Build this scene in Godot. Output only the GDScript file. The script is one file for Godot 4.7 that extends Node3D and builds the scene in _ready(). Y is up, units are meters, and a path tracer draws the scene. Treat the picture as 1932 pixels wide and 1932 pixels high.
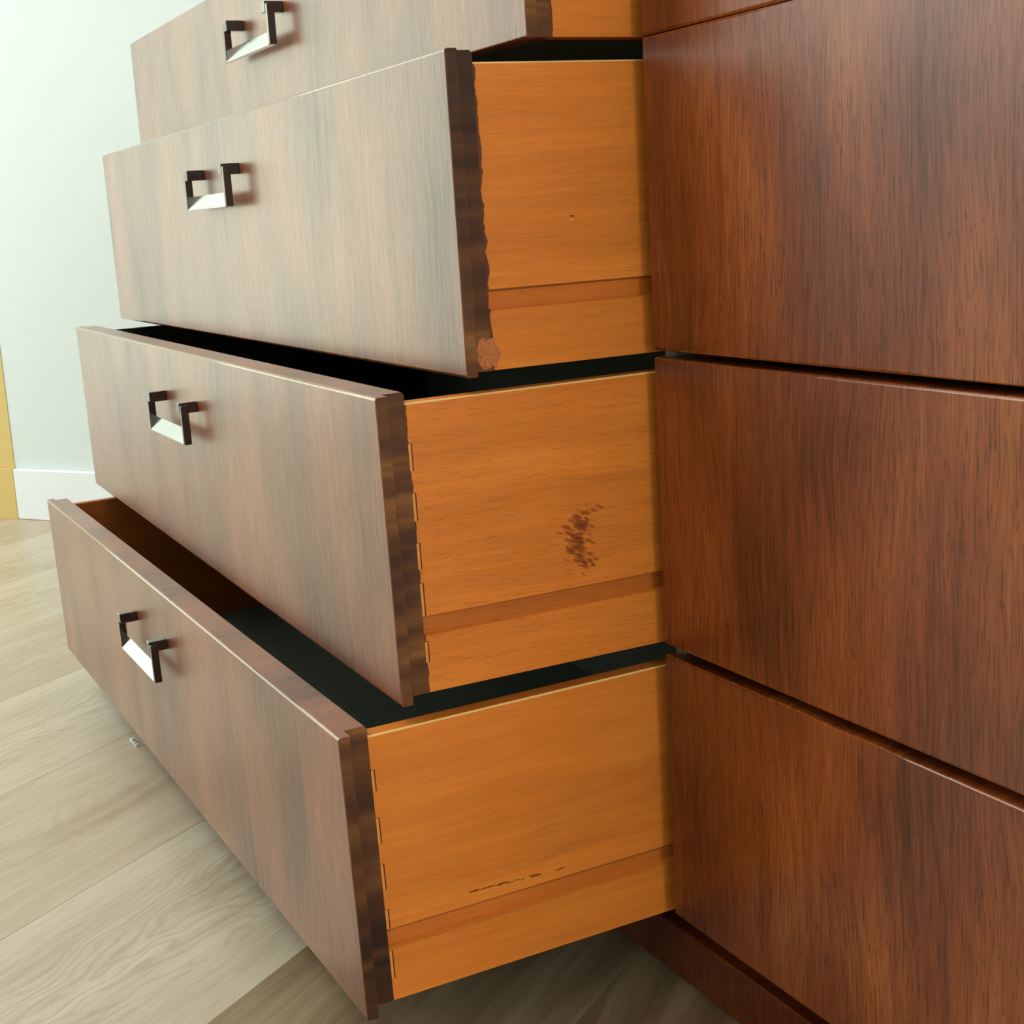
extends Node3D

const FLOOR := 0.02
const TURN := 0.6248          # the dresser stands askew to the room: walls and planks are turned by this
const W := 0.95               # width of a drawer front
const T := 0.0215             # thickness of a drawer front
const LIP := 0.0075           # thickness of its outer lip
const OVER := 0.011           # overlap of the lip beyond the drawer box
const DEPTH := 0.42

var M := {}
var rng := RandomNumberGenerator.new()


func _ready() -> void:
	camera_and_light()
	make_materials()
	build_room()
	build_floor()
	build_dresser()
	build_details()


# ------------------------------------------------------------------ camera and light
func camera_and_light() -> void:
	var cam := Camera3D.new()
	cam.name = "camera"
	cam.fov = 38.21
	cam.near = 0.02
	cam.far = 60.0
	cam.rotation_order = EULER_ORDER_YXZ
	cam.position = Vector3(0.76064, 0.53034, 0.47168)
	cam.rotation = Vector3(-0.19767, 1.11744, -0.05822)
	add_child(cam)
	cam.current = true

	var sky_mat := ProceduralSkyMaterial.new()
	sky_mat.sky_top_color = Color(0.72, 0.80, 0.86)
	sky_mat.sky_horizon_color = Color(0.93, 0.97, 0.95)
	sky_mat.ground_bottom_color = Color(0.62, 0.66, 0.60)
	sky_mat.ground_horizon_color = Color(0.90, 0.94, 0.90)
	sky_mat.sky_energy_multiplier = 0.45
	sky_mat.ground_energy_multiplier = 0.4
	var sky := Sky.new()
	sky.sky_material = sky_mat
	var env := Environment.new()
	env.background_mode = Environment.BG_SKY
	env.sky = sky
	env.tonemap_mode = Environment.TONE_MAPPER_LINEAR
	env.tonemap_exposure = 1.12
	env.sdfgi_enabled = true
	env.ssao_enabled = true
	env.ssil_enabled = true
	var we := WorldEnvironment.new()
	we.name = "environment"
	we.environment = env
	add_child(we)

	# daylight entering by the tall garden window on the side and by two windows, one of them behind the camera
	window_light("garden_door_light", Vector3(-2.93, 1.16, -0.64), Vector3(1, 0, 0), Vector2(0.82, 2.1), Color(0.965, 1.0, 0.89), 0.88)
	window_light("side_window_light", Vector3(-2.93, 1.52, 0.90), Vector3(1, 0, 0), Vector2(1.4, 1.3), Color(0.985, 1.0, 0.96), 1.1)
	window_light("added_panel_light", Vector3(-1.9, 2.455, 0.35), Vector3(0, -1, 0), Vector2(0.9, 0.9), Color(1.0, 0.985, 0.955), 3.0)  # added unseen ceiling panel that fills the room with light
	window_light("right_window_light", Vector3(2.93, 1.25, 2.15), Vector3(-1, 0, 0), Vector2(1.1, 1.9), Color(1.0, 0.985, 0.97), 2.6)


func room_point(p: Vector3) -> Vector3:
	return p.rotated(Vector3.UP, TURN)


func window_light(called: String, at: Vector3, facing: Vector3, size: Vector2, color: Color, energy: float) -> void:
	var l := AreaLight3D.new()
	l.name = called
	l.area_size = size
	l.area_normalize_energy = false
	l.light_color = color
	l.light_energy = energy
	l.area_range = 12.0
	l.area_attenuation = 2.0
	l.shadow_enabled = true
	add_child(l)
	l.look_at_from_position(room_point(at), room_point(at + facing), Vector3.UP if absf(facing.y) < 0.5 else room_point(Vector3(0, 0, 1)))


# ------------------------------------------------------------------ helpers
func tag(o: Node3D, label: String, category: String) -> void:
	o.set_meta("label", label)
	o.set_meta("category", category)


func mesh_node(called: String, mesh: Mesh, parent: Node) -> MeshInstance3D:
	var o := MeshInstance3D.new()
	o.name = called
	o.mesh = mesh
	parent.add_child(o, true)
	return o


func struct(called: String, mesh: Mesh) -> MeshInstance3D:
	var o := mesh_node(called, mesh, self)
	o.rotation.y = TURN
	o.set_meta("kind", "structure")
	return o


func tool() -> SurfaceTool:
	var st := SurfaceTool.new()
	st.begin(Mesh.PRIMITIVE_TRIANGLES)
	return st


func done(st: SurfaceTool, mat: Material, into: ArrayMesh = null) -> ArrayMesh:
	st.set_material(mat)
	return st.commit(into)


func uv_of(p: Vector3, n: Vector3, s: Vector2, off: Vector2) -> Vector2:
	var a := n.abs()
	if a.x >= a.y and a.x >= a.z:
		return Vector2(p.z, -p.y) / s + off
	if a.z >= a.y:
		return Vector2(p.x, -p.y) / s + off
	return Vector2(p.x, p.z) / s + off


func tri(st: SurfaceTool, a: Vector3, b: Vector3, c: Vector3, n: Vector3, s: Vector2, off: Vector2, swap := false) -> void:
	var pts := [a, b, c]
	if (b - a).cross(c - a).dot(n) > 0.0:
		pts = [a, c, b]
	for p in pts:
		st.set_normal(n)
		var t: Vector2 = uv_of(p, n, s, off)
		if swap and absf(n.y) > absf(n.x) and absf(n.y) > absf(n.z):
			t = Vector2(p.z, p.x) / s + off
		st.set_uv(t)
		st.add_vertex(p)


func lift(q: Vector2, axis: String, a: float) -> Vector3:
	if axis == "x":
		return Vector3(a, q.y, q.x)
	if axis == "y":
		return Vector3(q.x, a, q.y)
	return Vector3(q.x, q.y, a)


func inset(poly: PackedVector2Array, d: float) -> PackedVector2Array:
	var out := PackedVector2Array()
	var ccw := area(poly) > 0.0
	for i in poly.size():
		var p := poly[i]
		var e1 := (p - poly[i - 1]).normalized()
		var e2 := (poly[(i + 1) % poly.size()] - p).normalized()
		var n1 := Vector2(e1.y, -e1.x) if ccw else Vector2(-e1.y, e1.x)
		var n2 := Vector2(e2.y, -e2.x) if ccw else Vector2(-e2.y, e2.x)
		out.append(p - (n1 + n2) / maxf(1.0 + n1.dot(n2), 0.3) * d)
	return out


func area(poly: PackedVector2Array) -> float:
	var s := 0.0
	for i in poly.size():
		s += poly[i - 1].cross(poly[i])
	return s * 0.5


# a polygon swept along an axis, its two ends chamfered; the ends may go to a surface of their own
func prism(st: SurfaceTool, poly: PackedVector2Array, axis: String, a0: float, a1: float, ch: float, s := Vector2.ONE, off := Vector2.ZERO, caps: SurfaceTool = null, swap := false, alt: SurfaceTool = null) -> void:
	var ccw := area(poly) > 0.0
	var small := inset(poly, ch) if ch > 0.0 else poly
	var n := poly.size()
	var ax := lift(Vector2.ZERO, axis, 1.0)
	for i in n:
		var j := (i + 1) % n
		var e := (poly[j] - poly[i]).normalized()
		var o2 := Vector2(e.y, -e.x) if ccw else Vector2(-e.y, e.x)
		var o := lift(o2, axis, 0.0)
		# short facets of a rounded arris may go to a surface of their own
		var into := alt if alt and (poly[j] - poly[i]).length() < 0.0015 else st
		quad(into, lift(poly[i], axis, a0 + ch), lift(poly[j], axis, a0 + ch), lift(poly[j], axis, a1 - ch), lift(poly[i], axis, a1 - ch), o, s, off, swap)
		if ch > 0.0:
			quad(st, lift(poly[i], axis, a1 - ch), lift(poly[j], axis, a1 - ch), lift(small[j], axis, a1), lift(small[i], axis, a1), (o + ax).normalized(), s, off, swap)
			quad(st, lift(poly[i], axis, a0 + ch), lift(poly[j], axis, a0 + ch), lift(small[j], axis, a0), lift(small[i], axis, a0), (o - ax).normalized(), s, off, swap)
	var cst := caps if caps else st
	var idx := Geometry2D.triangulate_polygon(small)
	for k in range(0, idx.size(), 3):
		for end in [[a0, -ax], [a1, ax]]:
			tri(cst, lift(small[idx[k]], axis, end[0]), lift(small[idx[k + 1]], axis, end[0]), lift(small[idx[k + 2]], axis, end[0]), end[1], s, off, swap)


func quad(st: SurfaceTool, a: Vector3, b: Vector3, c: Vector3, d: Vector3, n: Vector3, s: Vector2, off: Vector2, swap := false) -> void:
	tri(st, a, b, c, n, s, off, swap)
	tri(st, a, c, d, n, s, off, swap)


func rect(x0: float, y0: float, x1: float, y1: float) -> PackedVector2Array:
	return PackedVector2Array([Vector2(x0, y0), Vector2(x1, y0), Vector2(x1, y1), Vector2(x0, y1)])


func box(st: SurfaceTool, lo: Vector3, hi: Vector3, ch := 0.0, s := Vector2.ONE, off := Vector2.ZERO, swap := false) -> void:
	# sections across y, so that every upright edge and both ends can be eased
	var r := rect(lo.x, lo.z, hi.x, hi.z)
	if ch > 0.0:
		r = PackedVector2Array([Vector2(lo.x + ch, lo.z), Vector2(hi.x - ch, lo.z), Vector2(hi.x, lo.z + ch), Vector2(hi.x, hi.z - ch), Vector2(hi.x - ch, hi.z), Vector2(lo.x + ch, hi.z), Vector2(lo.x, hi.z - ch), Vector2(lo.x, lo.z + ch)])
	prism(st, r, "y", lo.y, hi.y, ch, s, off, null, swap)


func box_mesh(lo: Vector3, hi: Vector3, mat: Material, ch := 0.0, s := Vector2.ONE, off := Vector2.ZERO, swap := false) -> ArrayMesh:
	var st := tool()
	box(st, lo, hi, ch, s, off, swap)
	return done(st, mat)


# ------------------------------------------------------------------ materials
func noise(seed_: int, octaves := 3) -> FastNoiseLite:
	var n := FastNoiseLite.new()
	n.seed = seed_
	n.noise_type = FastNoiseLite.TYPE_SIMPLEX_SMOOTH
	n.frequency = 1.0
	n.fractal_type = FastNoiseLite.FRACTAL_FBM if octaves > 1 else FastNoiseLite.FRACTAL_NONE
	n.fractal_octaves = octaves
	return n


func ramp(stops: Array) -> Gradient:
	var g := Gradient.new()
	var o := PackedFloat32Array()
	var c := PackedColorArray()
	for s in stops:
		o.append(s[0])
		c.append(Color8(s[1], s[2], s[3]))
	g.offsets = o
	g.colors = c
	return g


# a board: the grain runs along the picture's y (or its x, when along_x)
func wood(w: int, h: int, seed_: int, g: Gradient, across: Array, along: Array, weights: Array, along_x := false, bend := 42.0, vein := 0.0) -> Image:
	var big := noise(seed_, 2)
	var mid := noise(seed_ + 1, 2)
	var fine := noise(seed_ + 2, 1)
	var cloud := noise(seed_ + 3, 3)
	var table := PackedByteArray()
	for i in 256:
		var c := g.sample(i / 255.0)
		table.append_array([c.r8, c.g8, c.b8])
	var data := PackedByteArray()
	data.resize(w * h * 3)
	var k := 0
	for y in h:
		for x in w:
			var p := float(y if along_x else x)
			var q := float(x if along_x else y)
			var warp := cloud.get_noise_2d(p * 0.0035, q * 0.0016)
			p += warp * bend
			var t: float = 0.5 + weights[0] * big.get_noise_2d(p / across[0], q / along[0]) + weights[1] * mid.get_noise_2d(p / across[1], q / along[1]) + weights[2] * fine.get_noise_2d(p / across[2], q / along[2]) + weights[3] * warp
			if vein > 0.0:
				var line := 1.0 - absf(mid.get_noise_2d(p / 44.0 + 90.0, q / 1300.0)) * 3.2
				if line > 0.0:
					t -= vein * line * line * (0.6 + big.get_noise_2d(p / 150.0, q / 300.0 + 40.0))
			var i := clampi(int(t * 255.0), 0, 255) * 3
			data[k] = table[i]
			data[k + 1] = table[i + 1]
			data[k + 2] = table[i + 2]
			k += 3
	return Image.create_from_data(w, h, false, Image.FORMAT_RGB8, data)


# open pores: short fine strokes along the grain
func pores(im: Image, count: int, len_lo: int, len_hi: int, col: Color, strength: float, along_x := false, slope := 0.0) -> void:
	for i in count:
		var x := rng.randi_range(2, im.get_width() - 3)
		var y := rng.randi_range(2, im.get_height() - 3)
		var n := rng.randi_range(len_lo, len_hi)
		var a := strength * rng.randf_range(0.3, 1.0)
		for k in n:
			var xx := x + (k if along_x else int(k * slope))
			var yy := y + (int(k * slope) if along_x else k)
			if xx < im.get_width() and yy < im.get_height():
				var f := a * sin(PI * (k + 0.5) / n)
				im.set_pixel(xx, yy, im.get_pixel(xx, yy).lerp(col, f))


func stroke(im: Image, a: Vector2, b: Vector2, r: float, col: Color, strength: float) -> void:
	var n := int((b - a).length() * 1.5) + 1
	for k in n + 1:
		var p := a.lerp(b, float(k) / n)
		for dy in range(-int(ceil(r)), int(ceil(r)) + 1):
			for dx in range(-int(ceil(r)), int(ceil(r)) + 1):
				var d := Vector2(dx, dy).length()
				var x := int(p.x) + dx
				var y := int(p.y) + dy
				if d <= r and x >= 0 and y >= 0 and x < im.get_width() and y < im.get_height():
					im.set_pixel(x, y, im.get_pixel(x, y).lerp(col, strength * (1.0 - 0.6 * d / maxf(r, 0.01))))


func tex(im: Image) -> ImageTexture:
	return ImageTexture.create_from_image(im)


func mat(color: Color, rough: float, metal := 0.0, spec := 0.5) -> StandardMaterial3D:
	var m := StandardMaterial3D.new()
	m.albedo_color = color
	m.roughness = rough
	m.metallic = metal
	m.metallic_specular = spec
	return m


func textured(im: Image, rough: float, spec := 0.5, tint := Color.WHITE) -> StandardMaterial3D:
	var m := mat(tint, rough, 0.0, spec)
	m.albedo_texture = tex(im)
	return m


# a place on a drawer's side (its own y and z, metres) as a pixel of that side's picture
func side_px(y: float, z: float) -> Vector2:
	return Vector2((z + 0.25) / 0.25 * 1024.0, 512.0 - y / 0.25 * 1024.0)


func make_materials() -> void:
	rng.seed = 11
	# walnut faces: reddish brown with upright grain; 1.0 m x 0.6 m
	var walnut_ramp := ramp([[0.0, 50, 20, 7], [0.25, 98, 43, 13], [0.5, 128, 59, 18], [0.72, 150, 77, 26], [1.0, 174, 106, 46]])
	var wal := wood(2048, 1228, 5, walnut_ramp, [230.0, 20.0, 3.2], [520.0, 1200.0, 100.0], [0.30, 0.11, 0.17, 0.18], false, 22.0, 0.10)
	pores(wal, 18000, 8, 34, Color8(46, 21, 9), 0.62)
	pores(wal, 3500, 20, 80, Color8(44, 22, 12), 0.55)
	pores(wal, 5000, 10, 40, Color8(176, 112, 58), 0.25)
	pores(wal, 2500, 6, 16, Color8(36, 16, 8), 0.8)
	M.walnut = textured(wal, 0.42, 0.36)
	M.walnut.clearcoat_enabled = true
	M.walnut.clearcoat = 1.0
	M.walnut.clearcoat_roughness = 0.32
	# the lacquer sinks into the open pores and shines less there
	var coat := PackedByteArray()
	var raw := wal.get_data() if not wal.has_mipmaps() else PackedByteArray()
	for i in wal.get_width() * wal.get_height():
		coat.append(clampi(118 + raw[i * 3] * 115 / 100, 60, 255))
	M.walnut.clearcoat_texture = tex(Image.create_from_data(wal.get_width(), wal.get_height(), false, Image.FORMAT_L8, coat))
	# raw end edges of the fronts
	var end_ramp := ramp([[0.0, 40, 22, 8], [0.4, 80, 47, 19], [0.7, 108, 68, 29], [1.0, 150, 98, 46]])
	M.edge = textured(wood(256, 512, 31, end_ramp, [70.0, 14.0, 5.0], [60.0, 40.0, 60.0], [0.5, 0.35, 0.1, 0.2], true), 0.55, 0.4)
	# beech drawer boxes, amber lacquer
	var beech_ramp := ramp([[0.0, 172, 92, 28], [0.3, 206, 118, 40], [0.55, 222, 128, 44], [0.8, 232, 142, 52], [1.0, 242, 160, 70]])
	var base := wood(1024, 1024, 77, beech_ramp, [150.0, 30.0, 5.0], [2600.0, 900.0, 150.0], [0.22, 0.13, 0.10, 0.12], true, 14.0)
	for i in 4:
		var im: Image = base.duplicate()
		if i % 2 == 1:
			im.flip_y()
		rng.seed = 100 + i
		var fleck := Color8(136, 66, 20)
		match i:
			0:
				pores(im, 600, 10, 40, fleck, 0.25, true)
			1:
				pores(im, 1500, 10, 60, fleck, 0.34, true, 0.02)
				var p := side_px(-0.005, -0.0785)
				stroke(im, p + Vector2(-8, -3), p + Vector2(2, -6), 2.0, Color8(110, 50, 16), 0.6)
				stroke(im, p + Vector2(-8, 3), p + Vector2(4, 5), 1.6, Color8(240, 170, 96), 0.5)
			2:
				pores(im, 1700, 14, 60, fleck, 0.62, true, -0.04)
				for k in 110:
					var t := rng.randf()
					var q := side_px(0.004 - 0.036 * t + rng.randfn(0.0, 0.002), -0.1345 + 0.006 * sin(t * 3.0) + rng.randfn(0.0, 0.0042))
					var n := rng.randf_range(6, 22) * (0.5 + sin(PI * t))
					stroke(im, q, q + Vector2(n, -0.45 * n), rng.randf_range(2.0, 5.0), Color8(140, 70, 24), rng.randf_range(0.06, 0.2))
				for k in 26:
					var t := rng.randf()
					var q := side_px(0.002 - 0.034 * t + rng.randfn(0.0, 0.0015), -0.134 + 0.006 * sin(t * 3.0) + rng.randfn(0.0, 0.0032))
					var n := rng.randf_range(4, 15) * (0.5 + sin(PI * t))
					stroke(im, q, q + Vector2(n, -0.4 * n), rng.randf_range(0.8, 2.2), Color8(92, 40, 12), rng.randf_range(0.2, 0.5))
			3:
				pores(im, 900, 10, 50, fleck, 0.22, true, -0.02)
				var x0 := side_px(-0.0348, -0.1431)
				for k in 22:
					var q := x0 + Vector2(280.0 * rng.randf(), 0)
					q.y = x0.y - (q.x - x0.x) / 280.0 * 11.0 + rng.randf_range(-2, 2)
					stroke(im, q, q + Vector2(rng.randf_range(4, 26), rng.randf_range(-2, 1)), 1.1, Color8(70, 30, 8), 0.6)
		# the groove is rubbed dark by the runner, its upper edge's shade painted in
		if i > 0:
			for y in range(int(side_px(-0.0420, 0).y), int(side_px(-0.0538, 0).y)):
				var f: float = 0.74 if y < int(side_px(-0.0436, 0).y) else [1.0, 0.95, 0.86, 0.93][i]
				for x in 1024:
					var c := im.get_pixel(x, y)
					im.set_pixel(x, y, Color(c.r * f, c.g * f * 0.97, c.b * f * 0.95))
		# brown stain that ran over from the front's edge, wavering
		var waver := noise(300 + i, 3)
		var reach: float = [4.0, 6.0, 3.0, 0.0][i]
		for y in 1024:
			var n := reach * (0.6 + 1.4 * waver.get_noise_2d(y / 60.0, 0.0)) + (2.0 if reach > 0 else 0.0)
			for x in int(maxf(n, 0.0)):
				im.set_pixel(clampi(int(side_px(0, -T).x) - x, 0, 1023), y, Color8(96, 52, 24))
		# the ends of the dovetails show as pale slivers with a dark joint
		var pins: Array = [[], [], [[0.0603, 0.0444], [0.0314, 0.0148], [0.0019, -0.0139], [-0.0221, -0.0423], [-0.0573, -0.0703]], [[0.0606, 0.0473], [0.0307, 0.0142], [0.0015, -0.0149], [-0.0276, -0.0441], [-0.0545, -0.0727]]][i]
		for pin in pins:
			var a := side_px(pin[0], -T - 0.0010)
			var b := side_px(pin[1], -T - 0.0010)
			for y in range(int(a.y), int(b.y)):
				for x in 7:
					im.set_pixel(int(a.x) - 2 + x, y, Color8(222, 146, 66))
				for x in 3:
					im.set_pixel(int(a.x) - 5 + x, y, Color8(84, 36, 12))
			for x in 9:
				im.set_pixel(int(a.x) - 4 + x, int(a.y), Color8(90, 42, 16))
		M["beech%d" % i] = textured(im, 0.42, 0.4)
	# the third row's far side board is coloured almost black
	M.arris = M.walnut.duplicate()
	M.arris.roughness = 0.25
	M.arris.clearcoat_roughness = 0.06
	M.arris.clearcoat_texture = null
	M.plinth = M.walnut.duplicate()
	M.plinth.albedo_color = Color8(205, 186, 182)
	M.plinth.clearcoat_roughness = 0.16
	# the top arris of a drawer side, in a pale wood colour
	M.pale_edge = mat(Color8(240, 196, 122), 0.5)
	M.inside = mat(Color8(128, 138, 124), 0.7, 0.0, 0.3)
	M.near_black = mat(Color8(44, 36, 32), 0.6, 0.0, 0.3)
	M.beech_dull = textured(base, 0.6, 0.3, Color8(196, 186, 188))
	# handles: aged bronze
	M.bronze = mat(Color8(60, 48, 38), 0.2, 0.9)
	M.bronze.clearcoat_enabled = true
	M.bronze.clearcoat = 0.6
	M.bronze.clearcoat_roughness = 0.12
	M.grip_gleam = mat(Color8(226, 226, 222), 0.12, 1.0)  # grip paler than the bronze: the window's gleam put into its colour
	# walls
	M.wall = mat(Color8(217, 228, 231), 0.7, 0.0, 0.3)
	var nt := NoiseTexture2D.new()
	nt.width = 256
	nt.height = 256
	nt.seamless = true
	nt.noise = noise(9, 3)
	(nt.noise as FastNoiseLite).frequency = 0.06
	nt.as_normal_map = true
	nt.bump_strength = 1.2
	M.wall.normal_enabled = true
	M.wall.normal_texture = nt
	M.wall.normal_scale = 0.15
	M.wall.uv1_triplanar = true
	M.wall.uv1_scale = Vector3(3, 3, 3)
	M.trim = mat(Color8(236, 243, 252), 0.45, 0.0, 0.5)
	M.ceiling = mat(Color8(240, 240, 236), 0.9)
	M.underlay = mat(Color8(40, 34, 28), 0.9)
	M.frame = mat(Color8(232, 234, 232), 0.4)
	var pane := mat(Color(1, 1, 1, 0.05), 0.02)
	pane.transparency = BaseMaterial3D.TRANSPARENCY_ALPHA
	M.pane = pane
	# floor boards; 1.22 m x 0.225 m each
	var pale := ramp([[0.0, 164, 150, 130], [0.3, 192, 180, 160], [0.55, 205, 195, 177], [0.8, 214, 207, 192], [1.0, 224, 219, 207]])
	var dark := ramp([[0.0, 84, 66, 48], [0.3, 116, 96, 72], [0.55, 138, 118, 92], [0.8, 154, 136, 110], [1.0, 176, 160, 134]])
	for i in 3:
		var im := wood(2048, 384, 200 + i * 17, pale if i < 2 else dark, [110.0, 24.0, 5.0], [1900.0, 520.0, 120.0], [0.24, 0.18, 0.08, 0.20], true, 30.0)
		rng.seed = 500 + i
		cathedral(im, 40 + i, 0.11 if i == 0 else 0.05)
		pores(im, 2200, 12, 60, Color8(104, 84, 60), 0.22, true)
		M["oak%d" % i] = im
	M.plank_pale = textured(M.oak0, 0.34, 0.5, Color8(240, 237, 233))
	M.plank_grey = textured(M.oak1, 0.42, 0.45, Color8(226, 224, 220))
	M.plank_warm = textured(M.oak1, 0.42, 0.45, Color8(232, 226, 218))
	M.plank_dark = textured(M.oak2, 0.42, 0.45)
	M.diffuser = mat(Color8(245, 243, 236), 0.6)  # glowing face of the added ceiling light
	M.diffuser.emission_enabled = true
	M.diffuser.emission = Color(1.0, 0.985, 0.95)
	M.diffuser.emission_energy_multiplier = 0.8
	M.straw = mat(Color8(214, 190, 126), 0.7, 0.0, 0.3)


# arched growth rings in the middle of a floor board
func cathedral(im: Image, seed_: int, strength: float) -> void:
	var n := noise(seed_, 3)
	var w := im.get_width()
	var h := im.get_height()
	var dark := Color8(118, 96, 66)
	for y in h:
		var v := (y - h * 0.5) / h
		for x in w:
			var u := float(x) / w
			var d := u * 9.0 + v * v * 34.0 + 1.3 * n.get_noise_2d(u * 7.0, v * 3.0) + 0.10 * n.get_noise_2d(u * 40.0, v * 30.0)
			var ring := pow(0.5 + 0.5 * sin(d * TAU * 1.9), 3.0)
			var f := strength * ring * clampf(1.15 - absf(v) * 2.4, 0.0, 1.0) * 1.6
			if f > 0.01:
				im.set_pixel(x, y, im.get_pixel(x, y).lerp(dark, minf(f, 0.8)))


# ------------------------------------------------------------------ the room
func build_room() -> void:
	var top := 2.52
	struct("wall_back", box_mesh(Vector3(-3.12, FLOOR - 0.1, -1.29), Vector3(3.12, top, -1.17), M.wall))
	struct("baseboard_back", box_mesh(Vector3(-1.786, FLOOR, -1.17), Vector3(3.0, FLOOR + 0.096, -1.158), M.trim, 0.002))
	# a strip of the wall and its baseboard is coloured straw yellow
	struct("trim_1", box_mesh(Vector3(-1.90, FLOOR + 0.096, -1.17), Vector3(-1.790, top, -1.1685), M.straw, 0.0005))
	struct("baseboard_left", box_mesh(Vector3(-3.0, FLOOR, -1.17), Vector3(-1.90, FLOOR + 0.096, -1.158), M.trim, 0.0005))
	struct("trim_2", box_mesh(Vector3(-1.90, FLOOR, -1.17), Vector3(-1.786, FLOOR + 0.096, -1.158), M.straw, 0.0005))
	wall_with_holes("wall_right", "x", 3.0, 3.12, -1.17, 2.92, [[1.55, 2.75, FLOOR + 0.2, 2.22]], top)
	struct("ceiling", box_mesh(Vector3(-3.12, top, -1.29), Vector3(3.12, top + 0.1, 2.92), M.ceiling))
	# side wall with the tall garden window, rear wall with a window
	wall_with_holes("wall_left", "x", -3.12, -3.0, -1.29, 2.92, [[-1.1, -0.18, FLOOR + 0.06, 2.22], [0.15, 1.65, 0.84, 2.22]], top)
	struct("wall_front", box_mesh(Vector3(-3.0, FLOOR - 0.1, 2.8), Vector3(3.0, top, 2.92), M.wall))
	glazing("window_1", "x", -3.06, -1.1, -0.18, FLOOR + 0.06, 2.22, 1)
	glazing("window_3", "x", -3.06, 0.15, 1.65, 0.84, 2.22, 2)
	glazing("window_2", "x", 3.06, 1.55, 2.75, FLOOR + 0.2, 2.22, 2)
	struct("baseboard_right", box_mesh(Vector3(2.988, FLOOR, -1.15), Vector3(3.0, FLOOR + 0.096, 2.79), M.trim, 0.002))


func wall_with_holes(called: String, axis: String, t0: float, t1: float, s0: float, s1: float, holes: Array, top: float) -> void:
	var st := tool()
	var parts := []
	var at := s0
	for h in holes:
		parts.append([at, h[0], FLOOR - 0.1, top])
		parts.append([h[0], h[1], FLOOR - 0.1, h[2]])
		parts.append([h[0], h[1], h[3], top])
		at = h[1]
	parts.append([at, s1, FLOOR - 0.1, top])
	for q in parts:
		if axis == "x":
			box(st, Vector3(t0, q[2], q[0]), Vector3(t1, q[3], q[1]))
		else:
			box(st, Vector3(q[0], q[2], t0), Vector3(q[1], q[3], t1))
	struct(called, done(st, M.wall))


func glazing(called: String, axis: String, t: float, h0: float, h1: float, y0: float, y1: float, sashes: int) -> void:
	var st := tool()
	var d := 0.025
	var b := 0.05
	var bars := [[h0, h1, y0, y0 + b], [h0, h1, y1 - b, y1]]
	for k in sashes + 1:
		var s := lerpf(h0, h1 - b, float(k) / sashes)
		bars.append([s, s + b, y0 + b, y1 - b])
	for q in bars:
		if axis == "x":
			box(st, Vector3(t - d, q[2], q[0]), Vector3(t + d, q[3], q[1]))
		else:
			box(st, Vector3(q[0], q[2], t - d), Vector3(q[1], q[3], t + d))
	var o := struct(called, done(st, M.frame))
	for k in sashes:
		var s0 := lerpf(h0, h1 - b, float(k) / sashes) + b
		var s1 := lerpf(h0, h1 - b, float(k + 1) / sashes)
		if axis == "x":
			mesh_node("pane", box_mesh(Vector3(t - 0.003, y0 + b, s0), Vector3(t + 0.003, y1 - b, s1), M.pane), o)
		else:
			mesh_node("pane", box_mesh(Vector3(s0, y0 + b, t - 0.003), Vector3(s1, y1 - b, t + 0.003), M.pane), o)


func build_floor() -> void:
	var base := struct("floor", box_mesh(Vector3(-3.12, FLOOR - 0.1, -1.29), Vector3(3.12, FLOOR - 0.008, 2.92), M.underlay))
	rng.seed = 4242
	var tones := ["plank_pale", "plank_grey", "plank_warm", "plank_dark"]
	var set_tone := {0: "plank_dark", 1: "plank_dark", -1: "plank_pale", -2: "plank_warm", -3: "plank_pale", -4: "plank_warm", -5: "plank_pale", -6: "plank_pale"}
	var gap := 0.0001
	for k in range(-13, 14):
		var u0 := -0.2745 + 0.225 * k
		var u1 := u0 + 0.225
		u0 = maxf(u0, -2.99)
		u1 = minf(u1, 2.99)
		if u1 - u0 < 0.03:
			continue
		var back := -1.165
		var v := -0.95 + 0.22 * rng.randf() if k < 0 else -0.9 + 1.1 * rng.randf()
		if k == 0:
			v = -0.92
		v -= 1.22 * ceilf((v - back) / 1.22)
		while v < 2.79:
			var v0 := maxf(v, back)
			var v1 := minf(v + 1.22, 2.79)
			v += 1.22
			if v1 - v0 < 0.02:
				continue
			var tone: String = set_tone[k] if set_tone.has(k) and v0 > -1.0 and v0 < 0.2 else tones[rng.randi_range(0, 3)]
			var st := tool()
			# the picture's x runs along the board (v), its y across
			var flip := 0.0 if k == -1 else rng.randf()
			var s := Vector2(1.22, 0.225)
			box(st, Vector3(u0 + gap, FLOOR - 0.008, v0 + gap), Vector3(u1 - gap, FLOOR, v1 - gap), 0.0003, s, Vector2(-v0 / 1.22 + flip, -u0 / 0.225), true)
			mesh_node("plank", done(st, M[tone]), base)


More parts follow.
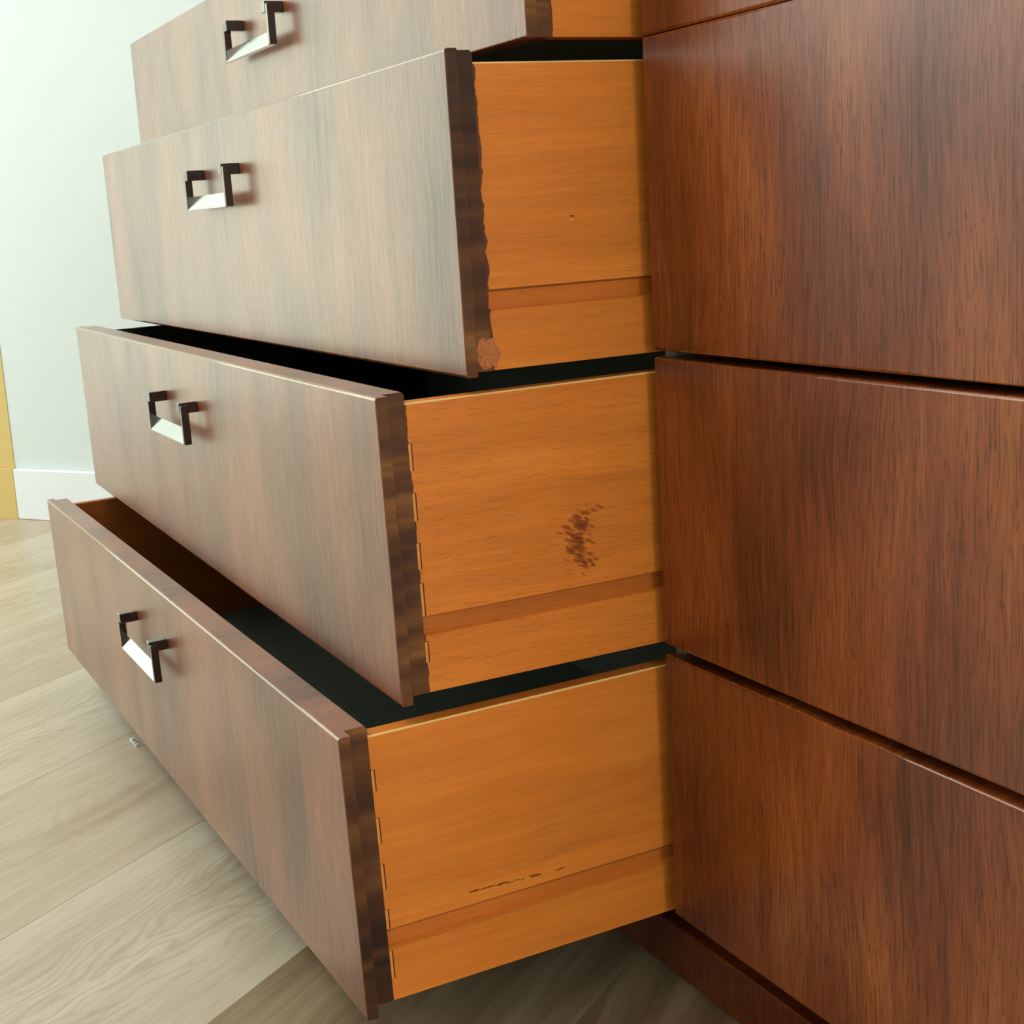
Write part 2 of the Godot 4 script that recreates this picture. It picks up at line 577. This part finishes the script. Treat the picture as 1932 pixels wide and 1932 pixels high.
# ------------------------------------------------------------------ the dresser
func build_dresser() -> void:
	var d := Node3D.new()
	d.name = "dresser"
	add_child(d)
	tag(d, "long low walnut dresser with four drawers pulled open stepwise beside a column of closed ones", "dresser")
	var s := Vector2(1.0, 0.6)
	var x0 := -0.956
	var x1 := 0.956
	var zb := -0.47
	mesh_node("top_panel", box_mesh(Vector3(x0, 0.746, zb), Vector3(x1, 0.772, 0.0), M.walnut, 0.0015, s), d)
	mesh_node("side_panel", box_mesh(Vector3(x0, 0.0735, zb), Vector3(x0 + 0.010, 0.746, -0.010), M.walnut, 0.0, s), d)
	mesh_node("side_panel", box_mesh(Vector3(x1 - 0.010, 0.0735, zb), Vector3(x1, 0.746, -0.010), M.walnut, 0.0, s), d)
	mesh_node("bottom_panel", box_mesh(Vector3(x0, 0.0565, zb), Vector3(x1, 0.0735, -0.024), M.plinth, 0.0, s), d)
	mesh_node("back_panel", box_mesh(Vector3(x0 + 0.010, 0.0735, zb), Vector3(x1 - 0.010, 0.746, zb + 0.008), M.inside), d)
	mesh_node("partition", box_mesh(Vector3(-0.006, 0.0735, zb + 0.008), Vector3(0.006, 0.746, -0.012), M.inside), d)
	# plinth frame on the floor
	mesh_node("plinth_rail", box_mesh(Vector3(x0 + 0.01, FLOOR, -0.033), Vector3(x1 - 0.01, 0.0565, -0.015), M.plinth, 0.0012, s), d)
	mesh_node("plinth_rail", box_mesh(Vector3(x0 + 0.01, FLOOR, zb), Vector3(x1 - 0.01, 0.0565, zb + 0.018), M.plinth, 0.0012, s), d)
	for x in [x0 + 0.01, x1 - 0.028]:
		mesh_node("plinth_end", box_mesh(Vector3(x, FLOOR, zb + 0.018), Vector3(x + 0.018, 0.0565, -0.033), M.plinth, 0.0, s), d)
	# rows: centre height, height, pulled out by, sag, yaw, pitch, handle height
	var rows := [
		[0.68434, 0.1146, 0.07394, -0.0001, 0.0, 0.0, 0.0235],
		[0.53652, 0.1807, 0.12067, -0.00516, -0.00734, 0.0064, 0.0525],
		[0.35197, 0.1800, 0.17255, -0.00599, -0.01342, 0.01386, 0.0520],
		[0.16844, 0.1769, 0.21761, -0.01139, 0.00326, 0.02086, 0.0495]]
	var names := ["topmost", "second", "third", "lowest"]
	for i in 4:
		var r: Array = rows[i]
		var o := drawer(d, i, r[1], r[6], true)
		o.position = Vector3(-0.002 - W / 2, r[0] + r[3], r[2])
		o.rotation = Vector3(r[5], r[4], 0)
		o.set_meta("label", "%s open drawer, pulled out %s" % [names[i], ["least of the four", "a little further than the one above it", "over the lowest one", "furthest of the four"][i]])
	for i in 4:
		var r: Array = rows[i]
		var o := drawer(d, i, r[1], r[6], false)
		var low: float = 0.0 if i < 3 else -0.002
		o.position = Vector3(W / 2, r[0] + low * 0.5, 0)
		o.set_meta("label", "closed drawer beside the %s open drawer" % names[i])


# front with an overlapping lip, box of two sides, back and bottom, one bail handle
func drawer(parent: Node3D, row: int, h: float, grip: float, open: bool) -> Node3D:
	var o := Node3D.new()
	o.name = "drawer"
	parent.add_child(o, true)
	var s := Vector2(1.0, 0.6)
	var y0 := -h / 2
	var y1 := h / 2
	# the veneer runs on from drawer to drawer
	var off := Vector2(0.5, [0.88, 0.165, 0.475, 0.785][row] if not open else [0.15, 0.80, 0.30, 0.55][row])
	if not open:
		s.x = -1.0
	var st := tool()
	var ends := tool()
	var arris := tool()
	var r := 0.0017
	var lip := PackedVector2Array()
	for k in 5:
		var a := PI / 2 * k / 4.0
		lip.append(Vector2(-r + r * sin(a), y1 - r + r * cos(a)))
	for k in 5:
		var a := PI / 2 * k / 4.0
		lip.append(Vector2(-r + r * cos(a), y0 + r - r * sin(a)))
	lip.append_array(PackedVector2Array([Vector2(-LIP, y0), Vector2(-LIP, y1)]))
	prism(st, lip, "x", -W / 2, W / 2, 0.0005, s, off, ends, false, arris)
	prism(st, PackedVector2Array([Vector2(-LIP, y0 + 0.0015), Vector2(-T, y0 + 0.0015), Vector2(-T, y1 - 0.0015), Vector2(-T + 0.0015, y1), Vector2(-LIP, y1)]), "x", -W / 2 + OVER, W / 2 - OVER, 0.0002, s, off, ends)
	var front := done(st, M.walnut)
	front = done(ends, M.edge, front)
	front = done(arris, M.arris, front)
	mesh_node("front_panel", front, o)
	# sides, grooved for the runners
	var top := y1 - 0.0065
	var low := y0 + 0.0018
	var th := 0.012
	var g0 := y0 + 0.0362
	var g1 := y0 + 0.0480
	for side in [1, -1]:
		var x: float = (W / 2 - OVER) * side
		var xi: float = x - th * side
		var xg: float = x - 0.0038 * side
		var poly := PackedVector2Array([Vector2(x, low), Vector2(x, g0), Vector2(xg, g0 + 0.0008), Vector2(xg, g1), Vector2(x, g1), Vector2(x, top - 0.0010), Vector2(x - 0.0010 * side, top), Vector2(xi, top), Vector2(xi, low)])
		if row == 0:
			poly = PackedVector2Array([Vector2(x, low), Vector2(x, top), Vector2(xi, top), Vector2(xi, low)])
		st = tool()
		var pale_edge := tool()
		# the picture of a side spans z -0.25 .. 0 and 0.25 of height about the drawer's middle
		prism(st, poly, "z", -DEPTH, -T, 0.0, Vector2(0.25, 0.25), Vector2(1.0, 0.5), null, true, pale_edge)
		var panel := done(st, M["beech%d" % row] if side == 1 else (M.near_black if row == 2 else M.beech_dull))
		if row > 0:
			panel = done(pale_edge, M.pale_edge if side == 1 or row != 2 else M.near_black, panel)
		mesh_node("side_panel", panel, o)
	mesh_node("back_panel", box_mesh(Vector3(-W / 2 + OVER + th, low + 0.012, -DEPTH), Vector3(W / 2 - OVER - th, top - 0.006, -DEPTH + th), M.inside), o)
	mesh_node("bottom_panel", box_mesh(Vector3(-W / 2 + OVER + th, low + 0.006, -DEPTH), Vector3(W / 2 - OVER - th, low + 0.012, -T), M.inside), o)
	# handle: two posts and a hinged bail with a slanting grip
	for side in [1, -1]:
		var x: float = 0.0545 * side
		mesh_node("handle_post", box_mesh(Vector3(x - 0.0045, grip - 0.0085, -0.0002), Vector3(x + 0.0045, grip, 0.0150), M.bronze, 0.0005), o)
	var low_g := grip - 0.0335
	for side in [1, -1]:
		var x: float = 0.0616 * side
		mesh_node("handle_leg", box_mesh(Vector3(x - 0.0026, low_g, 0.0088), Vector3(x + 0.0026, grip - 0.002, 0.0148), M.bronze, 0.0005), o)
	st = tool()
	prism(st, PackedVector2Array([Vector2(0.0148, low_g), Vector2(0.0148, low_g + 0.0008), Vector2(0.0094, low_g + 0.0115), Vector2(0.0088, low_g + 0.0115), Vector2(0.0088, low_g)]), "x", -0.0600, 0.0600, 0.0)
	mesh_node("handle_grip", done(st, M.grip_gleam), o)
	return o


# ------------------------------------------------------------------ small things
func build_details() -> void:
	# blob of filler squeezed from the second open drawer's corner joint
	var home := get_node("dresser/drawer2") if has_node("dresser/drawer2") else null
	for c in get_node("dresser").get_children():
		if c.has_meta("label") and str(c.get_meta("label")).begins_with("second open"):
			home = c
	var blob := lump(Vector3(0.0016, 0.0088, 0.0072), 10, 0.55)
	var b := mesh_node("filler_blob", blob, home)
	b.position = Vector3(W / 2 - OVER, -0.0785, -0.0188)
	b.set_meta("label", "ragged lump of pale brown wood filler")
	# square ceiling light added out of view to brighten the room, its diffuser glowing
	var lamp := Node3D.new()
	lamp.name = "added_ceiling_light"
	add_child(lamp)
	lamp.position = room_point(Vector3(-1.9, 2.52, 0.35))
	lamp.rotation.y = TURN
	tag(lamp, "added unseen square white ceiling light with a glowing diffuser near the garden door", "ceiling light")
	var st := tool()
	for q in [[-0.48, -0.45, -0.48, 0.48], [0.45, 0.48, -0.48, 0.48], [-0.45, 0.45, -0.48, -0.45], [-0.45, 0.45, 0.45, 0.48]]:
		box(st, Vector3(q[0], -0.06, q[2]), Vector3(q[1], 0.0, q[3]))
	mesh_node("frame", done(st, M.frame), lamp)
	mesh_node("diffuser", box_mesh(Vector3(-0.45, -0.05, -0.45), Vector3(0.45, -0.045, 0.45), M.diffuser), lamp)
	# a curl of pale lint on the boards
	st = tool()
	var prev := []
	for k in 9:
		var t := k / 8.0
		var p := Vector3(-0.012 + 0.020 * t, 0.0012 + 0.004 * sin(PI * t), 0.006 * sin(t * 2.6))
		var w := Vector3(0.001, 0.0016, 0.0012)
		if k > 0:
			box(st, (prev[0] as Vector3).min(p) - w * 0.5, (prev[0] as Vector3).max(p) + w * 0.5, 0.0)
		prev = [p]
	var curl := mesh_node("lint_curl", done(st, M.trim), self)
	curl.position = Vector3(-0.716, FLOOR, 0.195)
	curl.rotation.y = 0.15
	tag(curl, "tiny pale curl of lint on the floor boards under the lowest open drawer's front", "lint")


func lump(size: Vector3, n: int, rough: float) -> ArrayMesh:
	var ns := noise(71, 2)
	var st := tool()
	var pts := []
	for i in n + 1:
		var row := []
		for j in 2 * n:
			var a := PI * i / n
			var c := TAU * j / (2 * n)
			var d := Vector3(cos(a), sin(a) * cos(c), sin(a) * sin(c))
			row.append(d * size * (1.0 + rough * ns.get_noise_3d(d.x * 2.2, d.y * 2.2, d.z * 2.2)))
		pts.append(row)
	for i in n:
		for j in 2 * n:
			var k := (j + 1) % (2 * n)
			for t in [[pts[i][j], pts[i + 1][j], pts[i + 1][k]], [pts[i][j], pts[i + 1][k], pts[i][k]]]:
				var nn: Vector3 = (t[0] + t[1] + t[2])
				var f: Vector3 = (t[1] - t[0]).cross(t[2] - t[0])
				if f.length() < 1e-12:
					continue
				f = f.normalized()
				tri(st, t[0], t[1], t[2], f if f.dot(nn) > 0 else -f, Vector2(0.05, 0.05), Vector2.ZERO)
	return done(st, mat(Color8(190, 112, 54), 0.6))
